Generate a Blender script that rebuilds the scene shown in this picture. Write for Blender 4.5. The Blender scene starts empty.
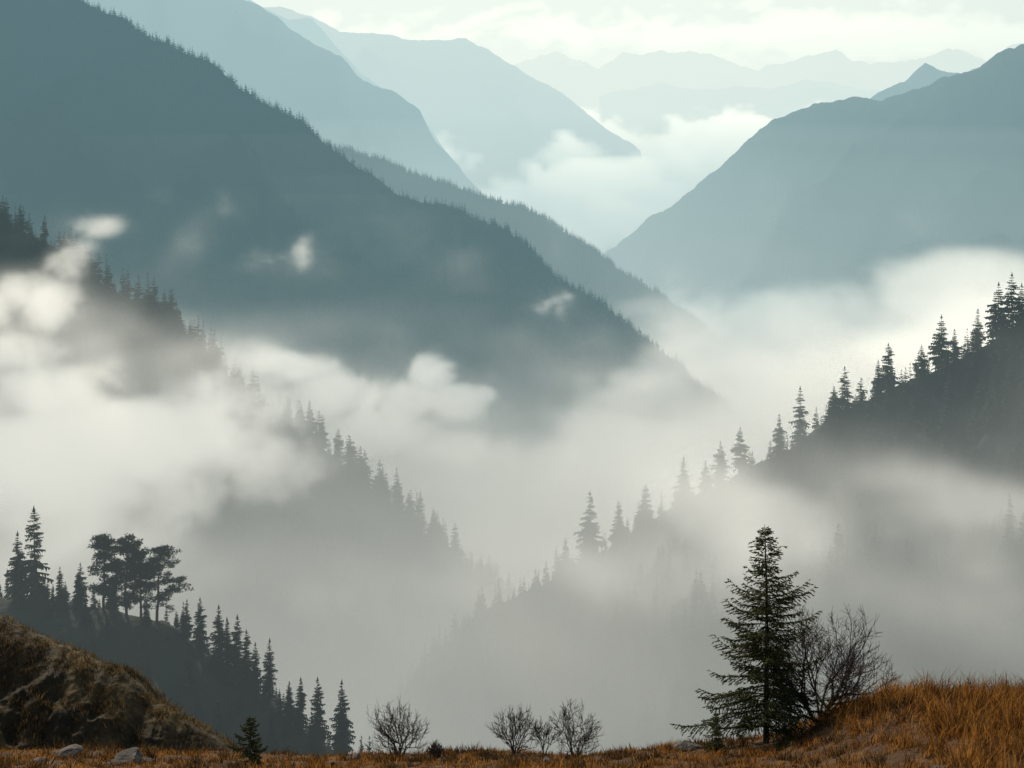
import bpy, math, random, time
import numpy as np
from math import radians, sin, cos, pi
T0 = time.time()
rng = np.random.default_rng(7)
random.seed(7)
scene = bpy.context.scene
scene.view_settings.view_transform = 'Standard'
scene.view_settings.look = 'None'
scene.view_settings.exposure = 0

def bearing(e, h, d):
    """survey note -> metres: e,h = offsets (1/1400 rad) east / above eye level row 100"""
    return ((e-512)/1400*d, d, (100-h)/1400*d)

# ---------------------------------------------------------------- noise
def _hash(ix, iy, seed):
    h = (ix.astype(np.int64)*374761393 + iy.astype(np.int64)*668265263 + seed*144665) & 0x7fffffff
    h = ((h ^ (h >> 13))*1274126177) & 0x7fffffff
    return ((h ^ (h >> 16)) & 0xffff)/65535.0*2*pi
def perlin(x, y, seed=0):
    x = np.asarray(x, float); y = np.asarray(y, float)
    x0 = np.floor(x); y0 = np.floor(y); fx = x-x0; fy = y-y0
    def g(dx, dy):
        a = _hash(x0+dx, y0+dy, seed)
        return np.cos(a)*(fx-dx)+np.sin(a)*(fy-dy)
    u = fx*fx*fx*(fx*(fx*6-15)+10); v = fy*fy*fy*(fy*(fy*6-15)+10)
    return (g(0,0)*(1-u)+g(1,0)*u)*(1-v)+(g(0,1)*(1-u)+g(1,1)*u)*v
def fbm(x, y, o=5, seed=0, ridged=False):
    s = 0; a = 1.0; f = 1.0
    for i in range(o):
        n = perlin(np.asarray(x)*f, np.asarray(y)*f, seed+i*17)
        if ridged: n = 0.5-np.abs(n)*2
        s = s+a*n; a *= 0.5; f *= 2.03
    return s
def spline_mat(n, L, lam, off):
    """cubic b-spline interpolation matrix, n samples over length L, knots every lam"""
    g = int(math.ceil(L/lam))+5; x = np.linspace(0, L, n)/lam+off; i = np.floor(x).astype(int); t = x-i
    W = np.zeros((n, g)); r = np.arange(n)
    for k, w in enumerate([(1-t)**3/6, (3*t**3-6*t**2+4)/6, (-3*t**3+3*t**2+3*t+1)/6, t**3/6]): W[r, i+k] += w
    return W.astype(np.float32)
def noise3(shape, dims, lam, octaves, r, zs=1.0, billow=False, gain=.55):
    """fractal noise, unit standard deviation"""
    out = np.zeros(shape, np.float32); a = 1.0
    for o in range(octaves):
        l = (lam, lam, lam*zs); M = [spline_mat(shape[k], dims[k], l[k], r.random()) for k in range(3)]
        G = r.normal(0, 1, [m.shape[1] for m in M]).astype(np.float32)
        n = np.einsum('ia,abc->ibc', M[0], G, optimize=True); n = np.einsum('jb,ibc->ijc', M[1], n, optimize=True); n = np.einsum('kc,ijc->ijk', M[2], n, optimize=True)
        n /= n.std()+1e-6
        if billow: n = (np.abs(n)-.8)*1.6
        out += a*n; a *= gain; lam *= .5
    return (out-out.mean())/out.std()
def warp(A, r, dims, lam, amt):
    sh = A.shape; idx = np.indices(sh, dtype=np.int32); res = []
    for k in range(3):
        w = noise3(sh, dims, lam, 2, r)*amt*(1, 1, .6)[k]/(dims[k]/sh[k])
        res.append(np.clip(idx[k]+w.astype(np.int32), 0, sh[k]-1))
    return A[res[0], res[1], res[2]]

# ---------------------------------------------------------------- mesh helpers
def mesh_obj(name, V, F, mats, midx=None, smooth=False, parent=None):
    V = np.asarray(V, np.float32); F = np.asarray(F, np.int32)
    me = bpy.data.meshes.new(name)
    k = F.shape[1]
    me.vertices.add(len(V)); me.vertices.foreach_set('co', V.ravel())
    me.loops.add(F.size); me.loops.foreach_set('vertex_index', F.ravel())
    me.polygons.add(len(F))
    me.polygons.foreach_set('loop_start', np.arange(0, F.size, k, dtype=np.int32))
    me.polygons.foreach_set('loop_total', np.full(len(F), k, dtype=np.int32))
    for m in mats: me.materials.append(m)
    if midx is not None: me.polygons.foreach_set('material_index', np.asarray(midx, np.int32))
    me.polygons.foreach_set('use_smooth', np.full(len(F), smooth))
    me.update(calc_edges=True)
    ob = bpy.data.objects.new(name, me)
    scene.collection.objects.link(ob)
    if parent: ob.parent = parent
    return ob
def grid_faces(n, m):
    i = np.arange(n-1)[:, None]*m+np.arange(m-1)[None, :]
    i = i.ravel()
    return np.stack([i, i+1, i+m+1, i+m], 1)

# ---------------------------------------------------------------- materials
def nodes(mat):
    mat.use_nodes = True
    nt = mat.node_tree; nt.nodes.clear()
    return nt, nt.nodes, nt.links
def N(nt, t, **kw):
    n = nt.nodes.new(t)
    for k, v in kw.items(): setattr(n, k, v)
    return n
def math_(nt, op, a, b=None, c=None, clamp=False):
    n = nt.nodes.new('ShaderNodeMath'); n.operation = op; n.use_clamp = clamp
    for i, x in enumerate((a, b, c)):
        if x is None: continue
        if isinstance(x, (int, float)): n.inputs[i].default_value = x
        else: nt.links.new(x, n.inputs[i])
    return n.outputs[0]
def maprange(nt, v, a, b, c=0.0, d=1.0):
    n = nt.nodes.new('ShaderNodeMapRange'); n.clamp = True
    nt.links.new(v, n.inputs[0])
    for i, x in zip((1, 2, 3, 4), (a, b, c, d)): n.inputs[i].default_value = x
    return n.outputs[0]

def surf_mat(name, cols, scale=0.1, detail=8, rough=0.9, bump=0.0, bscale=None, island=0.0, transl=0.0, spec=0.2):
    mat = bpy.data.materials.new(name); nt, ns, lk = nodes(mat)
    geo = N(nt, 'ShaderNodeNewGeometry')
    noi = N(nt, 'ShaderNodeTexNoise'); noi.inputs['Scale'].default_value = scale; noi.inputs['Detail'].default_value = detail
    noi.inputs['Roughness'].default_value = 0.65
    lk.new(geo.outputs['Position'], noi.inputs['Vector'])
    fac = noi.outputs['Fac']
    if island:
        fac = math_(nt, 'ADD', fac, math_(nt, 'MULTIPLY', math_(nt, 'SUBTRACT', geo.outputs['Random Per Island'], 0.5), island))
    ramp = N(nt, 'ShaderNodeValToRGB'); cr = ramp.color_ramp
    n = len(cols)
    while len(cr.elements) < n: cr.elements.new(0.5)
    for i, c in enumerate(cols):
        cr.elements[i].position = 0.3+0.4*i/(n-1) if n > 1 else 0.5
        cr.elements[i].color = (*c, 1)
    lk.new(fac, ramp.inputs[0])
    b = N(nt, 'ShaderNodeBsdfPrincipled'); b.inputs['Roughness'].default_value = rough
    b.inputs['Specular IOR Level'].default_value = spec
    lk.new(ramp.outputs[0], b.inputs['Base Color'])
    if bump:
        n2 = N(nt, 'ShaderNodeTexNoise'); n2.inputs['Scale'].default_value = bscale or scale*4; n2.inputs['Detail'].default_value = 8
        lk.new(geo.outputs['Position'], n2.inputs['Vector'])
        bp = N(nt, 'ShaderNodeBump'); bp.inputs['Distance'].default_value = bump; bp.inputs['Strength'].default_value = 1
        lk.new(n2.outputs['Fac'], bp.inputs['Height']); lk.new(bp.outputs[0], b.inputs['Normal'])
    out = N(nt, 'ShaderNodeOutputMaterial')
    if transl:
        tr = N(nt, 'ShaderNodeBsdfTranslucent'); lk.new(ramp.outputs[0], tr.inputs['Color'])
        mx = N(nt, 'ShaderNodeMixShader'); mx.inputs[0].default_value = transl
        lk.new(b.outputs[0], mx.inputs[1]); lk.new(tr.outputs[0], mx.inputs[2]); lk.new(mx.outputs[0], out.inputs[0])
    else: lk.new(b.outputs[0], out.inputs[0])
    return mat

M_forestfloor = surf_mat('forested_slope', [(0.015,0.025,0.02),(0.03,0.042,0.03),(0.055,0.06,0.04)], 0.012, 10, bump=14, bscale=0.03)
M_rockmtn = surf_mat('mountain_rock', [(0.03,0.045,0.04),(0.06,0.07,0.06),(0.14,0.14,0.13)], 0.004, 10, bump=40, bscale=0.008)
M_needle_far = surf_mat('conifer_foliage', [(0.018,0.032,0.022),(0.035,0.055,0.032),(0.06,0.075,0.04)], 0.05, 3, island=0.3)
M_needle_dist = surf_mat('distant_conifer_foliage', [(0.010,0.018,0.014),(0.035,0.05,0.03),(0.12,0.125,0.07)], 0.009, 6, island=0.4)
M_needle = surf_mat('spruce_needles', [(0.035,0.045,0.018),(0.065,0.08,0.028),(0.13,0.125,0.04)], 1.2, 4, island=0.35, transl=0.3)
M_bark = surf_mat('bark', [(0.035,0.026,0.02),(0.07,0.055,0.042),(0.12,0.1,0.08)], 6, 6, bump=0.02)
M_twig = surf_mat('bare_twigs', [(0.06,0.045,0.035),(0.11,0.085,0.065),(0.16,0.13,0.1)], 3, 4)
M_soil = surf_mat('dry_grass_ground', [(0.022,0.011,0.005),(0.065,0.030,0.009),(0.14,0.066,0.017)], 0.9, 10, bump=0.12, bscale=3)
M_grass = surf_mat('dry_grass_blades', [(0.04,0.017,0.005),(0.19,0.080,0.016),(0.43,0.21,0.052)], 0.8, 6, island=0.5, transl=0.45)
M_hill = surf_mat('hill_grass', [(0.018,0.014,0.009),(0.06,0.044,0.020),(0.17,0.115,0.045)], 0.16, 12, bump=1.4, bscale=0.3)
M_tuss = surf_mat('tussock_grass', [(0.022,0.018,0.010),(0.12,0.08,0.032),(0.36,0.235,0.09)], 0.18, 10, island=0.3, transl=0.4)
M_tuss2 = surf_mat('dark_tussock_grass', [(0.02,0.014,0.007),(0.07,0.042,0.016),(0.20,0.11,0.035)], 0.9, 6, island=0.4, transl=0.3)
M_rock = surf_mat('rock', [(0.04,0.035,0.03),(0.09,0.08,0.07),(0.17,0.16,0.14)], 2.5, 10, bump=0.06, bscale=6)
M_ground = surf_mat('ground', [(0.05,0.04,0.018),(0.09,0.075,0.03),(0.13,0.1,0.045)], 0.02, 8)

# ---------------------------------------------------------------- volumes
def box(name, lo, hi, mat):
    V = [(x, y, z) for x in (lo[0], hi[0]) for y in (lo[1], hi[1]) for z in (lo[2], hi[2])]
    F = [(0,1,3,2),(4,6,7,5),(0,4,5,1),(2,3,7,6),(0,2,6,4),(1,5,7,3)]
    return mesh_obj(name, V, F, [mat])
def haze(name, lo, hi, sigma, col):
    m = bpy.data.materials.new(name); nt, _, _ = nodes(m)
    ab = N(nt, 'ShaderNodeVolumeAbsorption'); ab.inputs['Color'].default_value = (0, 0, 0, 1); ab.inputs['Density'].default_value = sigma
    em = N(nt, 'ShaderNodeEmission'); em.inputs['Strength'].default_value = sigma; em.inputs['Color'].default_value = (*col, 1)  # haze glows by itself: emission colour stands in for scattered daylight
    ad = N(nt, 'ShaderNodeAddShader'); out = N(nt, 'ShaderNodeOutputMaterial')
    nt.links.new(ab.outputs[0], ad.inputs[0]); nt.links.new(em.outputs[0], ad.inputs[1]); nt.links.new(ad.outputs[0], out.inputs['Volume'])
    m.cycles.homogeneous_volume = True
    return box(name, lo, hi, m)
haze('haze', (-1500, 180, -900), (1500, 1150, 300), 5.5e-4, (.145, .22, .23))
haze('haze', (-1400, 190, -895), (1400, 420, -60), 12e-4, (.26, .29, .28))
haze('haze', (-3500, 1151, -900), (3500, 2900, 700), 2.8e-4, (.21, .44, .51))
for i, zt in enumerate((-60, -130, -200, -275, -360)):
    haze('haze', (-3400+7*i, 2350+13*i, -905-5*i), (3400-7*i, 4800-13*i, zt), 1.0e-4, (1.0, 1.06, .97))
haze('haze', (-7000, 2901, -1000), (7000, 6500, 1200), 4.1e-4, (1.18, 1.51, 1.50))
haze('haze', (-16000, 6502, -1100), (16000, 26000, 4000), 1.6e-4, (5.6, 4.4, 3.15))

def voxel_fog(name, D, lo, hi, scat, glowTop, glowLow, zc, aniso=.5, step=2.5):
    """density field D (1/m) stored on a voxel grid through geometry nodes"""
    sh = D.shape
    me = bpy.data.meshes.new(name); me.vertices.add(D.size)
    a = me.attributes.new('d', 'FLOAT', 'POINT'); a.data.foreach_set('value', D.astype(np.float32).ravel())
    ob = bpy.data.objects.new(name, me); scene.collection.objects.link(ob)
    m = bpy.data.materials.new(name); nt, ns, lk = nodes(m)
    vi = N(nt, 'ShaderNodeAttribute'); vi.attribute_name = 'density'
    geo = N(nt, 'ShaderNodeNewGeometry'); sx = N(nt, 'ShaderNodeSeparateXYZ'); lk.new(geo.outputs['Position'], sx.inputs[0])
    d = vi.outputs['Fac']
    mx = N(nt, 'ShaderNodeMix'); mx.data_type = 'RGBA'; lk.new(maprange(nt, sx.outputs[2], zc[0], zc[1]), mx.inputs[0])
    mx.inputs[6].default_value = (*glowLow, 1); mx.inputs[7].default_value = (*glowTop, 1)  # emission colour by height: bright tops, darker depths imitate multiply scattered light
    ab = N(nt, 'ShaderNodeVolumeAbsorption'); ab.inputs['Color'].default_value = (0, 0, 0, 1)
    em = N(nt, 'ShaderNodeEmission'); lk.new(mx.outputs[2], em.inputs['Color']); lk.new(d, em.inputs['Strength'])
    ad = N(nt, 'ShaderNodeAddShader'); out = N(nt, 'ShaderNodeOutputMaterial')
    lk.new(math_(nt, 'MULTIPLY', d, 1-scat), ab.inputs['Density'])
    lk.new(ab.outputs[0], ad.inputs[0]); lk.new(em.outputs[0], ad.inputs[1]); last = ad
    if scat > 0:
        sc = N(nt, 'ShaderNodeVolumeScatter'); sc.inputs['Color'].default_value = (1, 1, 1, 1); sc.inputs['Anisotropy'].default_value = aniso
        lk.new(math_(nt, 'MULTIPLY', d, scat), sc.inputs['Density'])
        a2 = N(nt, 'ShaderNodeAddShader'); lk.new(ad.outputs[0], a2.inputs[0]); lk.new(sc.outputs[0], a2.inputs[1]); last = a2
    lk.new(last.outputs[0], out.inputs['Volume'])
    m.cycles.volume_step_rate = step
    g = bpy.data.node_groups.new(name, 'GeometryNodeTree')
    g.interface.new_socket('Geometry', in_out='INPUT', socket_type='NodeSocketGeometry'); g.interface.new_socket('Geometry', in_out='OUTPUT', socket_type='NodeSocketGeometry')
    gi = g.nodes.new('NodeGroupInput'); go = g.nodes.new('NodeGroupOutput')
    pos = g.nodes.new('GeometryNodeInputPosition'); sp = g.nodes.new('ShaderNodeSeparateXYZ'); g.links.new(pos.outputs[0], sp.inputs[0])
    def m_(op, a, b=0.0):
        n = g.nodes.new('ShaderNodeMath'); n.operation = op
        for i, x in enumerate((a, b)):
            if isinstance(x, (int, float)): n.inputs[i].default_value = float(x)
            else: g.links.new(x, n.inputs[i])
        return n.outputs[0]
    def im(op, a, b):
        n = g.nodes.new('FunctionNodeIntegerMath'); n.operation = op
        for i, x in enumerate((a, b)):
            if isinstance(x, int): n.inputs[i].default_value = x
            else: g.links.new(x, n.inputs[i])
        return n.outputs[0]
    ii = []
    for k in range(3):
        v = m_('ROUND', m_('MULTIPLY', m_('SUBTRACT', sp.outputs[k], float(lo[k])), (sh[k]-1)/(hi[k]-lo[k])))
        v = m_('MINIMUM', m_('MAXIMUM', v, 0.0), float(sh[k]-1))
        f = g.nodes.new('FunctionNodeFloatToInt'); g.links.new(v, f.inputs[0]); ii.append(f.outputs[0])
    idx = im('ADD', im('MULTIPLY', im('ADD', im('MULTIPLY', ii[0], sh[1]), ii[1]), sh[2]), ii[2])
    na = g.nodes.new('GeometryNodeInputNamedAttribute'); na.data_type = 'FLOAT'; na.inputs['Name'].default_value = 'd'
    si = g.nodes.new('GeometryNodeSampleIndex'); si.data_type = 'FLOAT'; si.domain = 'POINT'
    g.links.new(gi.outputs[0], si.inputs['Geometry']); g.links.new(na.outputs[0], si.inputs['Value']); g.links.new(idx, si.inputs['Index'])
    vc = g.nodes.new('GeometryNodeVolumeCube')
    g.links.new(si.outputs[0], vc.inputs['Density']); vc.inputs['Min'].default_value = lo; vc.inputs['Max'].default_value = hi
    for k, c in enumerate('XYZ'): vc.inputs['Resolution '+c].default_value = sh[k]
    sm = g.nodes.new('GeometryNodeSetMaterial'); sm.inputs['Material'].default_value = m
    g.links.new(vc.outputs[0], sm.inputs['Geometry']); g.links.new(sm.outputs[0], go.inputs[0])
    md = ob.modifiers.new('voxels', 'NODES'); md.node_group = g
    me.materials.append(m)
    return ob
def grid3(lo, hi, vox):
    sh = [int(round((hi[k]-lo[k])/vox[k])) for k in range(3)]
    ax = [np.linspace(lo[k], hi[k], sh[k], dtype=np.float32) for k in range(3)]
    X, Y, Z = np.meshgrid(*ax, indexing='ij'); return sh, [hi[k]-lo[k] for k in range(3)], X, Y, Z
def blob(X, Y, Z, e, h, d, r, a):
    c = bearing(e, h, d); q = ((X-c[0])/r[0])**2+((Y-c[1])/r[1])**2+((Z-c[2])/r[2])**2
    return a*np.exp(-q)
def sstep(a): a = np.clip(a, 0, 1); return a*a*(3-2*a)
def edges(D, X, Y, Z, lo, hi, m):
    for A, l, h, w in ((X, lo[0], hi[0], m[0]), (Y, lo[1], hi[1], m[1]), (Z, lo[2], hi[2], m[2])):
        D = D*np.clip((h-A)/w, 0, 1)*(np.clip((A-l)/w, 0, 1) if A is Y else 1)
    return D
def cloudnoise(sh, dm, lam, zs, wl, wa, mixb=.45, gain=.6):
    a = noise3(sh, dm, lam, 5, rv, zs=zs, gain=gain); b = noise3(sh, dm, lam*.45, 4, rv, zs=max(zs, .7), billow=True, gain=.55)
    return warp((1-mixb)*a+mixb*b, rv, dm, wl, wa)
rv = np.random.default_rng(11)
# thin mist between the camera hill and the two wooded spurs, with low banks
lo_, hi_ = (-560., 200., -430.), (520., 1150., -50.)
sh, dm, X, Y, Z = grid3(lo_, hi_, (6.5, 8, 5.5))
n = cloudnoise(sh, dm, 110, .55, 90, 26, .35, .65)
mist = sstep((-112-.06*(Y-600)-.08*np.clip(Y-720, 0, None)-Z)/170+.12*n)*.0068*sstep((Y-230)/200)
mist = mist*(1-blob(X, Y, Z, 370, 500, 690, (95, 170, 60), .72))
env = np.zeros(sh, np.float32)
for b in [(215,440,700,(60,45,26),.6),(150,510,640,(70,50,30),.9),(40,545,560,(110,70,26),1.0),(200,570,560,(80,60,26),.7),
          (980,505,500,(60,40,18),.85),(900,480,520,(60,36,16),.75),(760,520,540,(70,40,20),.8),(840,560,470,(90,50,22),.7),(640,575,580,(80,50,22),.95),(550,600,600,(90,50,26),.95),(490,570,720,(60,70,30),.95),(1010,600,400,(60,50,24),.5)]:
    env = np.maximum(env, blob(X, Y, Z, *b))
pf = env*1.35-.85+.42*n
D = mist+sstep(pf*1.6)*.022+sstep(pf*.9+.45)*.004*(1-blob(X, Y, Z, 370, 500, 690, (95, 170, 60), .8))
D = edges(D, X, Y, Z, lo_, hi_, (60, 20, 40)); D[D < 2e-5] = 0
voxel_fog('fog_bank', D, lo_, hi_, .75, (.82,.79,.69), (.325,.315,.275), (-215,-130), step=3.6)
# billowing puffs drifting against the left spur
lo_, hi_ = (-345., 575., -262.), (-60., 850., -35.)
sh, dm, X, Y, Z = grid3(lo_, hi_, (2.6, 4.2, 2.3))
n = cloudnoise(sh, dm, 60, .75, 46, 16, .5, .64)
env = np.zeros(sh, np.float32)
for b in [(72,262,700,(24,34,20),1.15),(50,305,695,(34,34,26),1.25),(20,300,690,(36,34,20),1.15),(98,228,715,(20,30,10),1.0),(20,350,690,(46,34,18),1.1),(55,392,680,(70,60,20),1.15),
          (120,440,660,(100,60,28),1.3),(20,465,640,(100,60,34),1.35),(185,425,690,(50,46,26),1.15),(185,490,660,(50,50,22),.9),
          (262,364,770,(34,34,20),1.15),(238,398,755,(60,44,22),1.2),(345,388,840,(30,34,12),.9),(140,395,700,(34,34,14),.8),(290,412,790,(32,34,12),.8)]:
    env = np.maximum(env, blob(X, Y, Z, *b))
pf = env*1.45-.95+.45*n
D = sstep(pf*1.4)*.05+sstep(pf*.8+.4)*.004
for A, l, h in ((X, lo_[0], hi_[0]), (Y, lo_[1], hi_[1]), (Z, lo_[2], hi_[2])): D = D*sstep((h-A)/30)*(sstep((A-l)/30) if A is not X else 1)
D[D < 3e-5] = 0
voxel_fog('fog_bank', D, lo_, hi_, .8, (.68,.66,.58), (.56,.55,.49), (-220,-110), step=2.6)
# puffs rising from the main valley behind the spurs
lo_, hi_ = (-310., 1160., -400.), (110., 1480., -170.)
sh, dm, X, Y, Z = grid3(lo_, hi_, (3.6, 6, 3.2))
n = cloudnoise(sh, dm, 78, .8, 60, 22, .5, .64)
env = np.zeros(sh, np.float32)
for b in [(432,378,1320,(34,50,24),1.2),(408,400,1310,(56,50,26),1.25),(455,405,1320,(46,50,26),1.2),(375,430,1290,(80,60,30),1.25),(475,440,1320,(60,50,26),1.1),(300,368,1260,(56,50,20),1.15),(335,398,1260,(60,50,24),1.15),(484,395,1350,(18,40,10),.9),(270,350,1240,(40,50,14),.9)]:
    env = np.maximum(env, blob(X, Y, Z, *b))
pf = env*1.45-.95+.44*n
D = sstep(pf*1.4)*.036+sstep(pf*.8+.4)*.004
for A, l, h in ((X, lo_[0], hi_[0]), (Y, lo_[1], hi_[1]), (Z, lo_[2], hi_[2])): D = D*sstep((h-A)/40)*sstep((A-l)/40)
D[D < 3e-5] = 0
voxel_fog('fog_bank', D, lo_, hi_, .8, (.78,.77,.69), (.66,.65,.58), (-330,-220), step=3)
# fog behind the spurs, filling the main valley
lo_, hi_ = (-1000., 1152., -740.), (1900., 4000., -20.)
sh, dm, X, Y, Z = grid3(lo_, hi_, (15, 19, 13))
n = cloudnoise(sh, dm, 240, .55, 240, 70, .45, .63)
f = (-128-.105*Y+15*sstep((X-300)/400)-.115*Y*(1-sstep((X+.03*Y+90*n)/(.19*Y)))-Z)/85
f = f*np.where(f > 0, .45, 1.5)
for b in [(660,335,1500,(110,100,55),.9),(600,380,1500,(110,120,40),.5),(640,370,1900,(120,140,60),.6),(900,270,2500,(300,300,50),.9),(1000,200,2700,(230,200,90),1.3),(1010,280,2300,(200,200,70),1.2),(820,310,2300,(300,200,50),.7)]:
    f = f+blob(X, Y, Z, *b)
D = sstep((f+.70*np.clip(n, -3, 2))*.8)*.0085*sstep((f+1.7)/.8)
D = edges(D, X, Y, Z, lo_, hi_, (200, 60, 60)); D[D < 1e-5] = 0
voxel_fog('fog_bank', D, lo_, hi_, .75, (1.40,1.30,1.08), (.97,.92,.79), (-440,-240), step=4)
# sea of clouds in front of the far range
lo_, hi_ = (-2600., 4900., -800.), (4000., 11500., 380.)
sh, dm, X, Y, Z = grid3(lo_, hi_, (40, 50, 24))
n = cloudnoise(sh, dm, 620, .6, 600, 160, .5, .66)
f = (-400+.035*(Y-4900)-Z)/140
f = f*np.where(f > 0, .35, 1)
for b in [(470,92,8200,(700,500,110),1.3),(690,120,7200,(400,400,90),1.2),(590,170,5900,(240,300,90),1.6),(680,150,6400,(260,300,90),1.4),(620,215,5100,(160,200,60),1.3),(560,120,7400,(300,300,80),1.2),(770,110,9000,(500,500,120),1.1)]: f = f+blob(X, Y, Z, *b)
D = sstep((f+.95*n-.3)*1.6)*.014; D = edges(D, X, Y, Z, lo_, hi_, (400, 300, 150)); D[D < 2e-5] = 0
voxel_fog('cloud_sea', D, lo_, hi_, .8, (6.6,5.4,3.8), (2.0,1.9,1.6), (-430,40), step=4)
# broken cloud beyond the last range
lo_, hi_ = (-3500., 17000., 350.), (8000., 20500., 1500.)
sh, dm, X, Y, Z = grid3(lo_, hi_, (80, 150, 45))
n = cloudnoise(sh, dm, 900, .45, 900, 250, .5, .65)
f = -np.abs(Z-850)/300-.15+.45*sstep((X-200)/1800)
D = sstep((f+.8*n)*1.4)*.006; D = edges(D, X, Y, Z, lo_, hi_, (600, 300, 150)); D[D < 2e-5] = 0
voxel_fog('cloud', D, lo_, hi_, 0, (17.0,14.0,9.8), (8,6.8,5.0), (450,950), step=4)
print('volumes', time.time()-T0)

# ---------------------------------------------------------------- ridges
class Ridge:
    def __init__(s, pts, front=(0,-1), back=(0,1), slope=0.75, bslope=0.8, w=20, amp=60, nscale=1/300., seed=1, crest=4, cscale=1/60.):
        s.P = np.array([bearing(*p) for p in pts]); s.front = np.array(front)/np.hypot(*front); s.back = np.array(back)/np.hypot(*back)
        s.slope = slope; s.bslope = bslope; s.w = w; s.amp = amp; s.ns = nscale; s.seed = seed; s.crest = crest; s.cs = cscale
        L = np.r_[0, np.cumsum(np.linalg.norm(np.diff(s.P, axis=0), axis=1))]; s.L = L
    def pos(s, u, t):
        """u: metres along crest, t: metres down the front (>0) or back (<0) flank"""
        u = np.asarray(u, float); t = np.asarray(t, float)
        c = [np.interp(u, s.L, s.P[:, k]) for k in range(3)]
        f = t > 0; a = np.abs(t)
        dx = np.where(f, s.front[0], s.back[0]); dy = np.where(f, s.front[1], s.back[1])
        x = c[0]+dx*a; y = c[1]+dy*a
        z = c[2]-np.where(f, s.slope, s.bslope)*(np.sqrt(a*a+s.w**2)-s.w)
        k = np.clip(a/(s.w*8), 0, 1)
        z = z+s.amp*k*(fbm(x*s.ns, y*s.ns, 6, s.seed, True)-0.45)
        z = z+s.crest*fbm(c[0]*s.cs+3, c[1]*s.cs, 5, s.seed+5)*2
        return x, y, z
    def build(s, name, mat, nu=300, nt=90, T=900, Tb=500):
        u = np.linspace(0, s.L[-1], nu)
        q = np.linspace(0, 1, nt)**1.6
        t = np.r_[-(q[::-1][:-1])*Tb, q*T]
        U, TT = np.meshgrid(u, t, indexing='ij')
        x, y, z = s.pos(U, TT)
        V = np.stack([x, y, z], -1).reshape(-1, 3)
        return mesh_obj(name, V, grid_faces(nu, len(t)), [mat], smooth=True)

far3 = Ridge([(430,75,15500),(520,68,15500),(560,60,15500),(600,64,15200),(640,58,15000),(690,46,15000),(715,52,15000),(760,72,15000),(800,62,14800),(835,50,14600),(870,60,14600),(905,56,14500),(945,46,14500),(985,56,14500),(1040,52,14500),(1150,60,14500)],
             w=80, amp=700, nscale=1/2200., seed=3, crest=85, cscale=1/700., slope=.6)
far3.build('distant_mountain_range', M_rockmtn, 500, 60, 4000, 1500)
far3b = Ridge([(600,96,12500),(660,84,12500),(700,90,12400),(735,82,12300),(770,88,12200),(810,80,12000),(850,88,12000),(900,90,12000),(980,80,12000),(1080,90,12000)],
             w=80, amp=500, nscale=1/1800., seed=5, crest=45, cscale=1/600., slope=.6)
far3b.build('distant_mountain_range', M_rockmtn, 400, 60, 3000, 1500)
far2 = Ridge([(180,0,9500),(290,12,9300),(340,30,9200),(380,36,9000),(430,40,9000),(465,42,9000),(500,58,8900),(535,82,8800),(570,102,8700),(640,150,8500)],
             w=60, amp=380, nscale=1/1300., seed=9, crest=26, cscale=1/400., slope=.65)
far2.build('distant_mountain', M_rockmtn, 400, 60, 2500, 1200)
far1 = Ridge([(180,-40,7600),(290,20,7500),(312,22,7500),(330,40,7400),(360,72,7300),(385,88,7200),(430,130,7000),(480,200,6800)],
             w=50, amp=250, nscale=1/900., seed=19, crest=16, cscale=1/300., slope=.8)
far1.build('distant_mountain', M_rockmtn, 300, 60, 1800, 1200)
mB = Ridge([(-200,-160,5300),(60,-70,5200),(130,-50,5150),(225,-8,5100),(262,8,5050),(300,34,5000),(340,58,4950),(362,80,4930),(395,93,4900),(420,110,4880),(436,140,4860),(455,163,4840),(480,192,4800),(520,240,4750),(580,330,4700)],
           w=30, amp=260, nscale=1/500., seed=29, crest=10, cscale=1/130., slope=.9)
mB.build('misty_mountain', M_rockmtn, 500, 90, 1400, 900)
mD = Ridge([(540,330,4450),(605,252,4250),(640,226,4200),(690,192,4100),(722,165,4050),(748,138,4000),(775,118,3950),(812,105,3900),(850,98,3850),(880,101,3800),(905,93,3780),(940,82,3700),(975,66,3650),(1005,52,3600),(1040,36,3500),(1120,20,3400),(1300,-40,3300)],
           front=(-.05,-1), w=28, amp=150, nscale=1/520., seed=39, crest=9, cscale=1/90., slope=.8)
mD.build('misty_mountain', M_forestfloor, 600, 110, 1300, 700)
mD2 = Ridge([(840,110,4800),(880,92,4700),(905,80,4700),(925,65,4680),(940,70,4650),(965,72,4600),(1000,58,4600),(1100,30,4500)],
            w=25, amp=150, nscale=1/500., seed=49, crest=8, cscale=1/120., slope=.8)
mD2.build('misty_mountain', M_rockmtn, 300, 60, 900, 500)
mC2 = Ridge([(240,110,3300),(330,146,3250),(380,160,3220),(430,178,3200),(480,196,3150),(540,214,3120),(590,248,3080),(640,284,3050),(690,317,3000),(760,370,2950)],
            w=20, amp=90, nscale=1/330., seed=59, crest=5, cscale=1/90., slope=.8)
mC2.build('forested_mountain', M_forestfloor, 400, 90, 900, 500)
mC = Ridge([(-400,-230,2900),(-100,-100,2800),(20,-30,2750),(78,0,2700),(115,16,2680),(150,40,2650),(185,55,2640),(215,66,2620),(240,88,2600),(262,106,2580),(300,122,2560),(335,150,2540),(365,172,2520),(400,194,2500),(450,208,2470),(500,226,2440),(530,250,2420),(560,284,2400),(590,302,2380),(625,326,2360),(670,360,2330),(740,420,2300),(860,540,2250)],
           front=(-.15,-1), w=18, amp=110, nscale=1/330., seed=69, crest=7, cscale=1/90., slope=.72)
mC.build('forested_mountain', M_forestfloor, 700, 150, 1150, 500)
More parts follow.
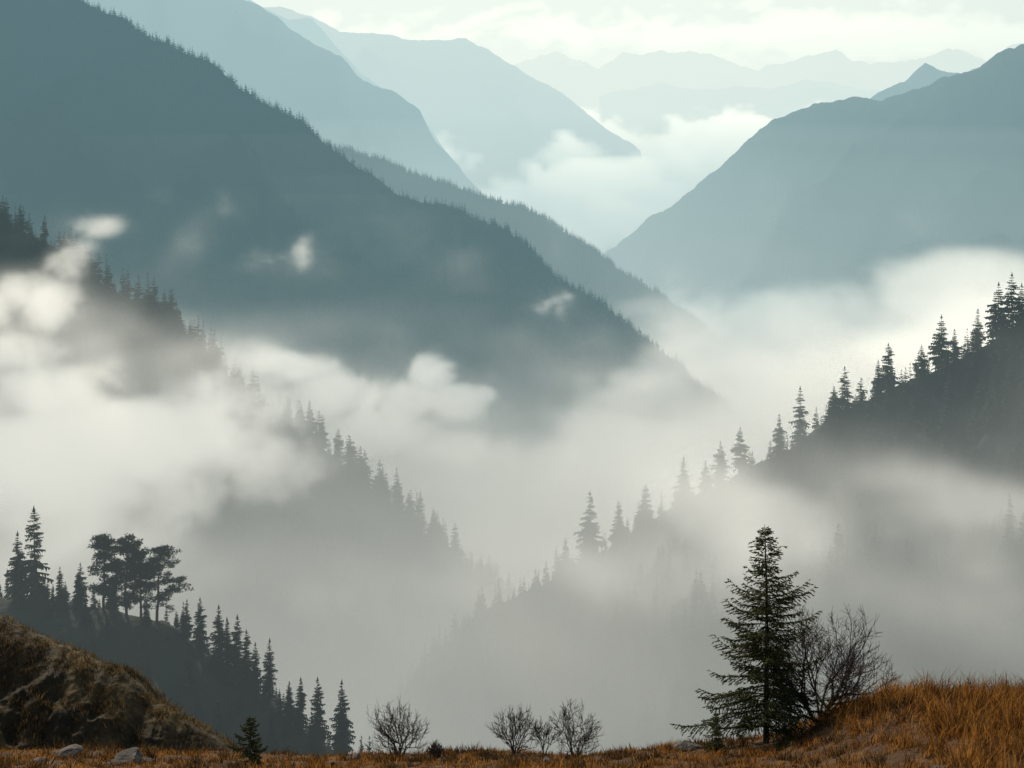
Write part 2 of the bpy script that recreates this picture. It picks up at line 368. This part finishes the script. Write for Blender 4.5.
E = Ridge([(-250,130,900),(-60,190,890),(0,222,880),(45,242,870),(100,282,860),(150,310,850),(200,345,840),(240,385,830),(275,418,820),(320,448,810),(360,482,800),(400,514,790),(440,546,780),(480,575,770),(540,640,760),(640,800,740)],
          front=(-.1,-1), w=8, amp=28, nscale=1/80., seed=79, crest=2.2, cscale=1/30., slope=.75)
E.build('wooded_spur', M_forestfloor, 400, 90, 330, 160)
Fr = Ridge([(250,900,690),(400,700,665),(480,612,650),(530,588,640),(590,562,630),(640,530,620),(690,500,610),(745,470,605),(800,444,600),(850,415,595),(890,392,590),(945,368,585),(985,345,580),(1030,335,575),(1100,300,560),(1300,230,540)],
           front=(-.2,-1), w=7, amp=20, nscale=1/70., seed=89, crest=1.8, cscale=1/25., slope=.72)
Fr.build('wooded_spur', M_forestfloor, 450, 90, 320, 160)
G = Ridge([(-250,520,320),(-60,575,315),(0,596,310),(60,600,305),(110,612,300),(160,622,298),(200,655,295),(235,682,290),(270,706,285),(300,730,280),(345,758,275),(400,800,270),(470,870,265)],
          front=(-.15,-1), w=4, amp=7, nscale=1/30., seed=99, crest=.8, cscale=1/15., slope=.6)
G.build('wooded_hill', M_forestfloor, 300, 70, 110, 90)
H = Ridge([(-300,540,175),(-80,602,172),(0,628,170),(50,646,168),(95,664,166),(130,684,164),(170,712,162),(200,732,160),(235,756,158),(290,800,155),(360,870,152)],
          front=(0,-1), w=5, amp=6.5, nscale=1/9., seed=109, crest=1.0, cscale=1/7., slope=.56)
H.build('grassy_hill', M_hill, 700, 220, 80, 60)

# ---------------------------------------------------------------- trees
def merge(parts):
    Vs, Fs, Ms = [], [], []; o = 0
    for V, F, m in parts:
        V = np.asarray(V, float); F = np.asarray(F, int)
        Vs.append(V); Fs.append(F+o); Ms.append(np.full(len(F), m)); o += len(V)
    return np.concatenate(Vs), np.concatenate(Fs), np.concatenate(Ms)
def tube(pts, rad, n=5, m=0):
    pts = np.asarray(pts, float); rad = np.asarray(rad, float)
    d = np.gradient(pts, axis=0); d /= np.linalg.norm(d, axis=1)[:, None]+1e-9
    ref = np.array([0, 0, 1.]) if abs(d[0, 2]) < .8 else np.array([1., 0, 0])
    a = np.cross(d, ref); a /= np.linalg.norm(a, axis=1)[:, None]+1e-9; b = np.cross(d, a)
    th = np.arange(n)*2*pi/n
    V = pts[:, None]+rad[:, None, None]*(np.cos(th)[None, :, None]*a[:, None]+np.sin(th)[None, :, None]*b[:, None])
    k = len(pts); F = []
    for i in range(k-1):
        for j in range(n):
            p, q = i*n+j, i*n+(j+1) % n
            F += [(p, q, q+n), (p, q+n, p+n)]
    return V.reshape(-1, 3), F, m

def conifer(h=15, nw=20, nb=6, rad=.2, k=4, seed=0, bare=.05, gap=.15, droop=.35, fr=.5):
    """spruce: trunk plus whorls of branches, each branch a fringe of spiky triangles"""
    r = np.random.default_rng(seed); parts = []
    lean = r.normal(0, .012, 2)
    zz = np.linspace(0, 1, 6)
    parts.append(tube(np.stack([lean[0]*h*zz, lean[1]*h*zz, h*zz-.5*(zz == 0)], 1), h*.013*(1-zz)+h*.0015, 4, 1))
    V, F = [], []
    ph = r.uniform(0, 6)
    for w in range(nw):
        f = (w+r.uniform(-.3, .3))/nw; f = min(max(f, 0), .99)
        z = h*(bare+(1-bare)*f); R = rad*h*((1-f)**.75)*r.uniform(.75, 1.15)*(1+.15*sin(f*9+ph))+.012*h
        if f < .12: R *= .7+2.5*f
        for b in range(nb):
            if r.random() < gap: continue
            a = r.uniform(0, 2*pi); L = R*r.uniform(.6, 1.15)
            d = np.array([cos(a), sin(a), 0]); sd = np.array([-sin(a), cos(a), 0])
            dr = droop*r.uniform(.6, 1.4)*(1-f*.9)
            p0 = np.array([lean[0]*z, lean[1]*z, z])
            def ax(q): return p0+d*L*q+np.array([0, 0, L*(.12*q-dr*q*q*1.3+.25*dr*q**4)])
            wd = L*fr
            for j in range(k):
                q0 = j/k; q1 = (j+1.35)/k
                c0 = ax(q0); c1 = ax(min(q1, 1.08)); ww = wd*(1-q0*.7)*r.uniform(.7, 1.2)
                for s in (-1, 1):
                    tip = ax(min(q0+.75/k+.12, 1.0))+sd*s*ww+np.array([0, 0, -ww*r.uniform(.4, 1.0)])
                    o = len(V); V += [c0, c1, tip]; F.append((o, o+1, o+2))
    top = np.array([lean[0]*h, lean[1]*h, h])
    for a in (0, 2.1, 4.2):
        o = len(V); V += [top+(0, 0, h*.03), top+np.array([cos(a)*.02*h, sin(a)*.02*h, -h*.05]), top+np.array([cos(a+2)*.02*h, sin(a+2)*.02*h, -h*.05])]; F.append((o, o+1, o+2))
    parts.append((V, F, 0))
    return merge(parts)

def pine(h=15, seed=0, cw=.3, bare=.3):
    """scots pine: bare lower trunk, spreading clumps of needles"""
    r = np.random.default_rng(seed); parts = []
    zz = np.linspace(0, 1, 8); bx = np.cumsum(r.normal(0, .012, 8))*h; by = np.cumsum(r.normal(0, .012, 8))*h; bx -= bx[0]; by -= by[0]
    parts.append(tube(np.stack([bx, by, h*.95*zz-.5*(zz == 0)], 1), h*.018*(1-zz)+h*.003, 6, 1))
    V, F = [], []
    for i in range(46):
        f = r.random()**.8; z = h*(bare+(.95-bare)*f)
        R = cw*h*(math.sin(pi*min(1, .25+.7*f))**.7)*r.uniform(.35, 1.1); a = r.uniform(0, 2*pi)
        t = z/(h*.95); p0 = np.array([np.interp(t, zz, bx), np.interp(t, zz, by), z])
        p1 = p0+np.array([cos(a)*R, sin(a)*R, R*r.uniform(-.1, .35)])
        mid_ = (p0+p1)/2-np.array([0, 0, R*.06])
        parts.append(tube([p0, mid_, p1], [h*.005, h*.0035, h*.0015], 3, 1))
        for c in range(7):
            cc = p1+(p0-p1)*r.uniform(0, .7)+r.normal(0, .03*h, 3)*np.array([1, 1, .4])
            cr = h*r.uniform(.03, .055)
            for n in range(30):
                v = r.normal(0, 1, 3); v /= np.linalg.norm(v); v[2] *= .5
                q = cc+v*cr*r.uniform(.3, 1.1); e = r.normal(0, 1, 3); e /= np.linalg.norm(e); g = np.cross(e, v); g /= np.linalg.norm(g)+1e-9
                o = len(V); V += [q+e*cr*.2, q-e*cr*.2, q+v*cr*.5+g*cr*.3]; F.append((o, o+1, o+2))
    parts.append((V, F, 0)); return merge(parts)

def scatter(name, temps, pts, scl, tmats):
    """one merged mesh of many trees"""
    Vs, Fs, Ms = [], [], []; o = 0
    for p, s in zip(pts, scl):
        V, F, M = temps[rng.integers(len(temps))]
        a = rng.uniform(0, 2*pi); c, d = cos(a), sin(a)
        W = np.empty_like(V); ws = s*rng.uniform(.8, 1.2)
        W[:, 0] = (V[:, 0]*c-V[:, 1]*d)*ws; W[:, 1] = (V[:, 0]*d+V[:, 1]*c)*ws; W[:, 2] = V[:, 2]*s
        Vs.append((W+p).astype(np.float32)); Fs.append(F+o); Ms.append(M); o += len(V)
    return mesh_obj(name, np.concatenate(Vs), np.concatenate(Fs), tmats, np.concatenate(Ms))

TM = [M_needle_far, M_bark]; TD = [M_needle_dist, M_bark]
lo = [conifer(1, 9, 6, r_, 1, seed=i, gap=.05, fr=.6) for i, r_ in enumerate([.2,.24,.28,.22,.26])]
mid = [conifer(1, 15, 7, r_, 2, seed=10+i, gap=g_, fr=.55) for i, (r_, g_) in enumerate([(.2,.1),(.18,.15),(.23,.1),(.16,.25),(.21,.05),(.25,.15)])]
hi = [conifer(1, 24, 9, r_, 3, seed=30+i, gap=g_, fr=.5) for i, (r_, g_) in enumerate([(.2,.15),(.18,.2),(.22,.1),(.15,.4),(.2,.1),(.17,.3)])]

def ridge_pts(R, n, t0, t1, p=1.0, crest=0):
    u = rng.uniform(0, R.L[-1], n); t = t0+(t1-t0)*rng.random(n)**p
    if crest:
        u = np.r_[u, rng.uniform(0, R.L[-1], crest)]; t = np.r_[t, rng.uniform(-R.w*.8, R.w*.8, crest)]
    x, y, z = R.pos(u, t)
    return np.stack([x, y, z-.3], 1)
def sizes(n, a, b): return a+(b-a)*rng.random(n)**1.3

P = ridge_pts(mC, 12000, -60, 800, 1.2, 1500); scatter('distant_forest', lo, P, sizes(len(P), 7, 20), TD)
P = ridge_pts(mC2, 3500, -60, 500, 1.2, 900); scatter('distant_forest', lo, P, sizes(len(P), 7, 19), TD)
P = ridge_pts(E, 2800, -10, 260, 1.2, 160); scatter('spruce_forest', mid, P, sizes(len(P), 7, 21), TM)
P = np.concatenate([ridge_pts(Fr, 2400, 3, 240, 1.4, 40), ridge_pts(Fr, 1000, 5, 90)]); scatter('spruce_forest', mid, P, sizes(len(P), 6, 15), TM)
P = ridge_pts(G, 420, -20, 60, 1.0, 10); scatter('spruce_forest', hi, P, sizes(len(P), 3.5, 8), TM)

def on_crest(R, e, t=0):
    us = np.linspace(0, R.L[-1], 3000); x, y, z = R.pos(us, np.full(3000, float(t)))
    i = np.argmin(np.abs(x/y*1400+512-e)); return np.array([x[i], y[i], z[i]])
def single(name, tv, loc, s, mats):
    V, F, M = tv
    ob = mesh_obj(name, V, F, mats, M); ob.location = loc; ob.scale = (s, s, s); ob.rotation_euler = (0, 0, rng.uniform(0, 6.28))
    return ob
for e, hpx in [(1012,62),(998,60),(1022,50),(978,42),(942,54),(955,36),(922,32),(888,46),(878,34),(845,48),(835,34),(800,58),(779,40),(741,46),(720,44),(705,30),(683,46),(646,42),(619,40),(590,66),(565,34)]:
    p = on_crest(Fr, e); single('spruce_tree', conifer(1, 26, 9, rng.uniform(.2,.29), 4, seed=int(e), gap=rng.uniform(.15,.45)), p, hpx*p[1]/1400, TM)
for e, hpx in [(396,44),(420,38),(380,40),(365,36),(455,34),(350,36),(338,36),(310,40),(437,32),(322,34),(20,26),(3,30)]:
    p = on_crest(E, e); single('spruce_tree', conifer(1, 22, 8, rng.uniform(.2,.27), 3, seed=int(e)+2000, gap=rng.uniform(.1,.3)), p, hpx*p[1]/1400, TM)
for e, hpx, g in [(35,92,.5),(18,66,.05),(80,44,.3),(200,55,.15),(218,62,.3),(236,66,.15),(246,56,.2),(268,62,.35),(255,50,.2),(300,52,.15),(318,64,.3),(342,76,.35),(186,40,.3),(290,40,.2),(228,58,.1),(60,36,.2)]:
    p = on_crest(G, e); single('spruce_tree', conifer(1, 32, 9, rng.uniform(.17,.23), 5, seed=int(e)+4000, gap=g), p, hpx*p[1]/1400, TM)
for e, hpx, c in [(104,78,.27),(128,82,.32),(156,78,.44),(141,68,.34)]:
    p = on_crest(G, e); single('pine_tree', pine(1, seed=int(e), cw=c, bare=.15), p, hpx*p[1]/1400, TM)

# tussocks and scrub on the near grassy hill
def tufts(name, Pp, hts, nbl, mat, seed):
    r = np.random.default_rng(seed); n = len(Pp)
    B = np.repeat(Pp, nbl, 0); h = np.repeat(hts, nbl)*r.uniform(.5, 1.1, n*nbl); m = len(B)
    B = B+np.stack([r.normal(0, .4, m)*h, r.normal(0, .4, m)*h, np.zeros(m)], 1); a = r.uniform(0, 2*pi, m); w = h*r.uniform(.04, .08, m)
    s = np.stack([np.cos(a)*w, np.sin(a)*w, 0*w], 1); tip = B+np.stack([r.normal(0, .4, m)*h, r.normal(0, .4, m)*h, h], 1)
    V = np.stack([B+s, B-s, tip], 1).reshape(-1, 3)
    return mesh_obj(name, V, np.arange(3*m).reshape(-1, 3), [mat])
u = rng.uniform(0, H.L[-1], 42000); t = rng.uniform(-15, 60, 42000)
x, y, z = H.pos(u, t); k = fbm(x/4, y/4, 4, 77) > rng.uniform(-.35, .4, len(x)); Pp = np.stack([x, y, z-.1], 1)[k]
tufts('tussock_grass', Pp, rng.uniform(.2, .85, len(Pp)), 11, M_tuss, 3)

# ---------------------------------------------------------------- foreground ground
def gz(x, y):
    x = np.asarray(x, float); y = np.asarray(y, float)
    z = -2.15-.4275*y
    sm = lambda a: np.clip(a, 0, 1)**2*(3-2*np.clip(a, 0, 1))
    z = z+1.85*sm((x-8.6-.05*(45-y))/4.4)*np.exp(-((y-46)/9)**2)
    z = z+.38*sm((x-2)/7)*np.exp(-((y-50)/10)**2)
    z = z-.15*np.exp(-((x+6.5)/3.2)**2)*sm((y-36)/12)
    z = z+.24*fbm(x/5, y/5, 4, 201)+.13*fbm(x/.9, y/.9, 4, 211)
    brow = 55+1.6*fbm(x/9, x*0+.3, 3, 221)
    a = np.clip(y-brow, 0, None)
    z = z-.45*(np.sqrt(a*a+16)-4)
    zf = -620+40*fbm(x/700, y/700, 4, 231)
    z = np.where(z < zf+60, np.maximum(z, zf), z)
    return z
xs = np.concatenate([-np.geomspace(40, 16000, 60)[::-1], np.linspace(-38, 38, 420), np.geomspace(40, 16000, 60)])
ys = np.concatenate([-np.geomspace(6, 2000, 16)[::-1], np.linspace(-5, 24, 30), np.linspace(24.2, 66, 260), np.geomspace(67, 27000, 110)])
X, Y = np.meshgrid(xs, ys, indexing='ij'); Z = gz(X, Y); 
Z = np.where(Y < -5, -2.15-.4275*Y, Z)
gf = grid_faces(len(xs), len(ys))
cy = Y.ravel()[gf[:, 0]]; 
mesh_obj('ground', np.stack([X, Y, Z], -1).reshape(-1, 3), gf, [M_soil, M_ground], (cy > 75).astype(int), smooth=True)

def grass(name, n, xr, yr, h0, h1, mat, wfac=1.0, seed=5):
    r = np.random.default_rng(seed)
    x = r.uniform(*xr, n); y = r.uniform(*yr, n)
    md = np.clip((x-9.2)/3, 0, 1)
    dn = fbm(x/1.1, y/1.1, 3, 301)+.5*fbm(x/4, y/4, 2, 311)-.02+.3*md
    keep = (dn > r.uniform(-.3, .35, n)) & (np.abs(x) < y*.42)
    x, y, dn, md = x[keep], y[keep], dn[keep], md[keep]; n = len(x)
    z = gz(x, y)-.02
    h = (h0+(h1-h0)*r.random(n)**2.2)*(0.5+1.4*np.clip(dn, 0, 1))*(.7+.9*md)
    a = r.uniform(0, 2*pi, n); w = r.uniform(.007, .015, n)*wfac
    cl = fbm(x/.7, y/.7, 2, 321)*1.3
    lx = (r.normal(.12, .33, n)+cl)*h; ly = r.normal(-.05, .33, n)*h
    sx, sy = np.cos(a)*w, np.sin(a)*w
    B = np.stack([x, y, z], 1)
    v0 = B+np.stack([sx, sy, 0*x], 1); v1 = B-np.stack([sx, sy, 0*x], 1)
    m = B+np.stack([lx*.35, ly*.35, h*.6], 1)
    v2 = m+np.stack([sx*.7, sy*.7, 0*x], 1); v3 = m-np.stack([sx*.7, sy*.7, 0*x], 1)
    v4 = B+np.stack([lx, ly, h], 1)
    V = np.stack([v0, v1, v2, v3, v4], 1).reshape(-1, 3)
    o = np.arange(n)[:, None]*5
    F = np.concatenate([o+np.array([[0, 1, 3]]), o+np.array([[0, 3, 2]]), o+np.array([[2, 3, 4]])], 0)
    return mesh_obj(name, V, F, [mat])
grass('grass', 480000, (-24, 24), (30, 60), .06, .42, M_grass)
x = rng.uniform(-24, 24, 3000); y = rng.uniform(34, 57, 3000); k = fbm(x/2.5, y/2.5, 3, 55) > rng.uniform(-.25, .45, 3000)
x, y = x[k], y[k]; tufts('tussock_grass', np.stack([x, y, gz(x, y)-.03], 1), rng.uniform(.12, .40, len(x)), 34, M_tuss2, 13)

def rock(loc, s, seed):
    import bmesh
    bm = bmesh.new(); bmesh.ops.create_icosphere(bm, subdivisions=4, radius=1)
    V = np.array([v.co[:] for v in bm.verts]); F = np.array([[v.index for v in f.verts] for f in bm.faces]); bm.free()
    r = np.random.default_rng(seed)
    for _ in range(9):
        n = r.normal(0, 1, 3); n /= np.linalg.norm(n); d = V@n; c = r.uniform(.55, .8)
        V = V-np.clip(d-c, 0, None)[:, None]*n*.92
    V = V*(1+.10*fbm(V[:, 0]*2+seed, V[:, 1]*2+V[:, 2]*2, 4, seed))[:, None]
    ob = mesh_obj('rock', V*np.array(s), F, [M_rock], smooth=False); ob.location = loc; ob.rotation_euler = (r.uniform(-.2, .2), r.uniform(-.2, .2), r.uniform(0, 6))
for i, (e, d, s) in enumerate([(70,50,(.75,.5,.26)),(128,46,(.8,.5,.34)),(40,48,(.4,.3,.16)),(352,50,(.35,.3,.25)),(330,47,(.3,.25,.15)),(690,49,(.6,.4,.28)),(655,48,(.3,.3,.15)),(600,47,(.3,.25,.12)),(96,52,(.5,.3,.2)),(548,49,(.25,.2,.12)),(10,50,(.4,.3,.2)),(480,50,(.2,.2,.12)),(940,36,(.3,.25,.15)),(108,45,(.3,.25,.14)),(150,47,(.25,.2,.12))]):
    x = (e-512)/1400*d; rock((x, d, float(gz(x, d))+s[2]*.2), s, 400+i)

# ---------------------------------------------------------------- foreground spruce
def big_spruce(name, loc, h, seed, R=.27, nw=26, nb=7, fine=1.0, ns=1.0):
    r = np.random.default_rng(seed); root = bpy.data.objects.new(name, None); scene.collection.objects.link(root); root.location = loc
    zz = np.linspace(0, 1, 12); cx = .02*h*np.sin(zz*4)*zz*.4
    tp, tf, tm = tube(np.stack([cx, 0*zz, h*zz-.3*(zz == 0)], 1), h*.0135*(1-zz)**.9+.006, 8, 0)
    parts = [(tp, tf, 0)]; NV = []
    for w in range(nw):
        f = (w/nw)**.95; z = h*(.07+.92*f)
        tier = .85+.22*math.sin(w*2.3+seed)+r.uniform(-.1, .1)
        Rw = R*h*((1-f)**.9)*min(1, .8+f*1.2)*tier+.014*h
        for b in range(nb if f > .06 else 4):
            if r.random() < .12: continue
            a = b*2*pi/nb+w*1.1+r.uniform(-.4, .4); L = Rw*r.uniform(.5, 1.28); zb = z+r.uniform(-.010, .010)*h
            d = np.array([cos(a), sin(a), 0]); sd = np.array([-sin(a), cos(a), 0]); up = np.array([0, 0, 1.])
            rise = .55*f**1.5+.04; dr = .42*(1-f)*r.uniform(.7, 1.3)+.03
            p0 = np.array([np.interp(zb/h, zz, cx), 0, zb])
            n = 7; q = np.linspace(0, 1, n); bend = r.normal(0, .08)
            ax = p0+d*L*q[:, None]+sd*(bend*L*q**2)[:, None]+up*(L*(rise*q-dr*q**1.6+.32*q**4*(1-f*.5)))[:, None]
            parts.append(tube(ax, .016*h/7*(1-q)*(L/(.25*h))+.004, 4, 0))
            def A(t): return np.array([np.interp(t, q, ax[:, k]) for k in range(3)])
            nt_ = int(max(6, L*15*fine))
            for j in range(nt_):
                t = .1+.9*(j+r.uniform(0, 1))/nt_; c = A(min(t, 1)); sgn = 1 if j % 2 else -1
                tl = (L*.34*(1-t)+.12*h/7)*r.uniform(.6, 1.25)*min(1, .4+t*2)
                dirv = d*.8+sd*sgn*.8+up*(-.22*(1-f)-r.uniform(0, .22)); dirv /= np.linalg.norm(dirv)
                ns_ = int(max(6, tl*44*fine)); g = (np.arange(ns_)+.5)/ns_
                s0 = c+dirv*tl*g[:, None]-up*(.10*tl*g*g)[:, None]
                nd = dirv*.9+r.normal(0, .42, (ns_, 3))*np.array([1, 1, .7])+up*.03; nd /= np.linalg.norm(nd, axis=1)[:, None]
                sw = np.cross(nd, r.normal(0, 1, (ns_, 3))); sw /= np.linalg.norm(sw, axis=1)[:, None]+1e-9
                ln = (r.uniform(.065, .125, ns_)*h/7*ns)[:, None]; wd = ln*.2
                NV.append(np.stack([s0+sw*wd, s0-sw*wd, s0+nd*ln], 1).reshape(-1, 3))
    V, F, M = merge(parts)
    mesh_obj('trunk_and_branches', V, F, [M_bark], parent=root)
    NV = np.concatenate(NV); mesh_obj('needles', NV, np.arange(len(NV)).reshape(-1, 3), [M_needle], parent=root)
    return root
def gpt(e, d): 
    x = (e-512)/1400*d; return (x, d, float(gz(x, d)))
p = gpt(766, 50); print('tree base row', 100-p[2]/p[1]*1400)
big_spruce('spruce_tree', p, 7.85, 3, R=.36)
p = gpt(716, 47); big_spruce('young_spruce', p, 1.35, 5, R=.36, nw=12, nb=5, fine=2.6, ns=3.2)
p = gpt(250, 46); big_spruce('young_spruce', p, 1.6, 8, R=.50, nw=11, nb=5, fine=2.6, ns=3.2)

def bare(name, loc, h, seed, stems=1, spread=.5, depth=6, r0=.05, wide=1.0, thin=.007):
    r = np.random.default_rng(seed); parts = []
    def grow(p, d, L, rad, lev):
        n = 4; pts = [p]; c = p.copy(); dd = d.copy()
        for i in range(n):
            dd = dd+r.normal(0, .10, 3)+np.array([0, 0, .035]); dd /= np.linalg.norm(dd); c = c+dd*L/n; pts.append(c.copy())
        parts.append(tube(pts, np.linspace(rad, rad*.6, n+1), 5 if lev > 3 else 3, 0))
        if lev == 0: return
        for k in range(3):
            t = r.uniform(.35, 1) if k else 1.0
            i = min(n, max(1, int(round(t*n)))); nd = dd+r.normal(0, spread, 3); nd /= np.linalg.norm(nd)
            if nd[2] < .05: nd[2] = abs(nd[2])+.1; nd /= np.linalg.norm(nd)
            grow(pts[i], nd, L*r.uniform(.62, .86), max(rad*.6, thin), lev-1)
    for s in range(stems):
        a = s*2*pi/stems+r.uniform(-.4, .4); d = np.array([cos(a)*spread*wide*(stems > 1), sin(a)*spread*wide*(stems > 1), 1.]); d /= np.linalg.norm(d)
        grow(np.array([r.normal(0, .05), r.normal(0, .05), -.1]), d, h*.29, r0, depth)
    V, F, M = merge(parts); V[:, 2] *= h/max(V[:, 2].max(), .1)
    ob = mesh_obj(name, V, F, [M_twig]); ob.location = loc
p = gpt(818, 51); bare('bare_tree', p, 4.3, 21, stems=9, spread=.58, depth=5, r0=.06, wide=1.35, thin=.008)
p = gpt(397, 50); bare('bare_shrub', p, 2.4, 22, stems=9, spread=.5, depth=4, r0=.03, wide=1.3)
p = gpt(515, 52); bare('bare_shrub', p, 1.8, 23, stems=7, spread=.5, depth=4, r0=.025, wide=1.2)
p = gpt(575, 52); bare('bare_shrub', p, 2.2, 24, stems=8, spread=.55, depth=4, r0=.025, wide=1.2)
p = gpt(545, 52); bare('bare_shrub', p, 1.4, 25, stems=4, spread=.5, depth=4, r0=.02)
p = gpt(435, 50); bare('bare_shrub', p, .8, 26, stems=8, spread=.7, depth=4, r0=.012, wide=1.3)

# ---------------------------------------------------------------- light & sky
sd = np.array([-.42, .80, .50]); sd /= np.linalg.norm(sd)
el = math.asin(sd[2]); az = math.atan2(sd[0], sd[1])
w = bpy.data.worlds.new('World'); scene.world = w; w.use_nodes = True
nt = w.node_tree; bg = nt.nodes['Background']; sky = nt.nodes.new('ShaderNodeTexSky'); sky.sky_type = 'NISHITA'; sky.sun_disc = False
sky.sun_elevation = el; sky.sun_rotation = az; sky.dust_density = 2.0
nt.links.new(sky.outputs[0], bg.inputs[0]); bg.inputs[1].default_value = 0.10
L = bpy.data.lights.new('sun', 'SUN'); L.energy = 5.0; L.angle = radians(.5); L.color = (1, .87, .68)
so = bpy.data.objects.new('sun', L); scene.collection.objects.link(so)
from mathutils import Vector
so.rotation_euler = Vector(sd).to_track_quat('Z', 'Y').to_euler()

cam = bpy.data.cameras.new('camera'); co = bpy.data.objects.new('camera', cam); scene.collection.objects.link(co)
co.location = (0, 0, 0); co.rotation_euler = (radians(90), 0, 0)
cam.sensor_width = 36; cam.lens = 36*1400/1024; cam.shift_y = -284/1024
cam.clip_start = .1; cam.clip_end = 60000
scene.camera = co
print('script', time.time()-T0)
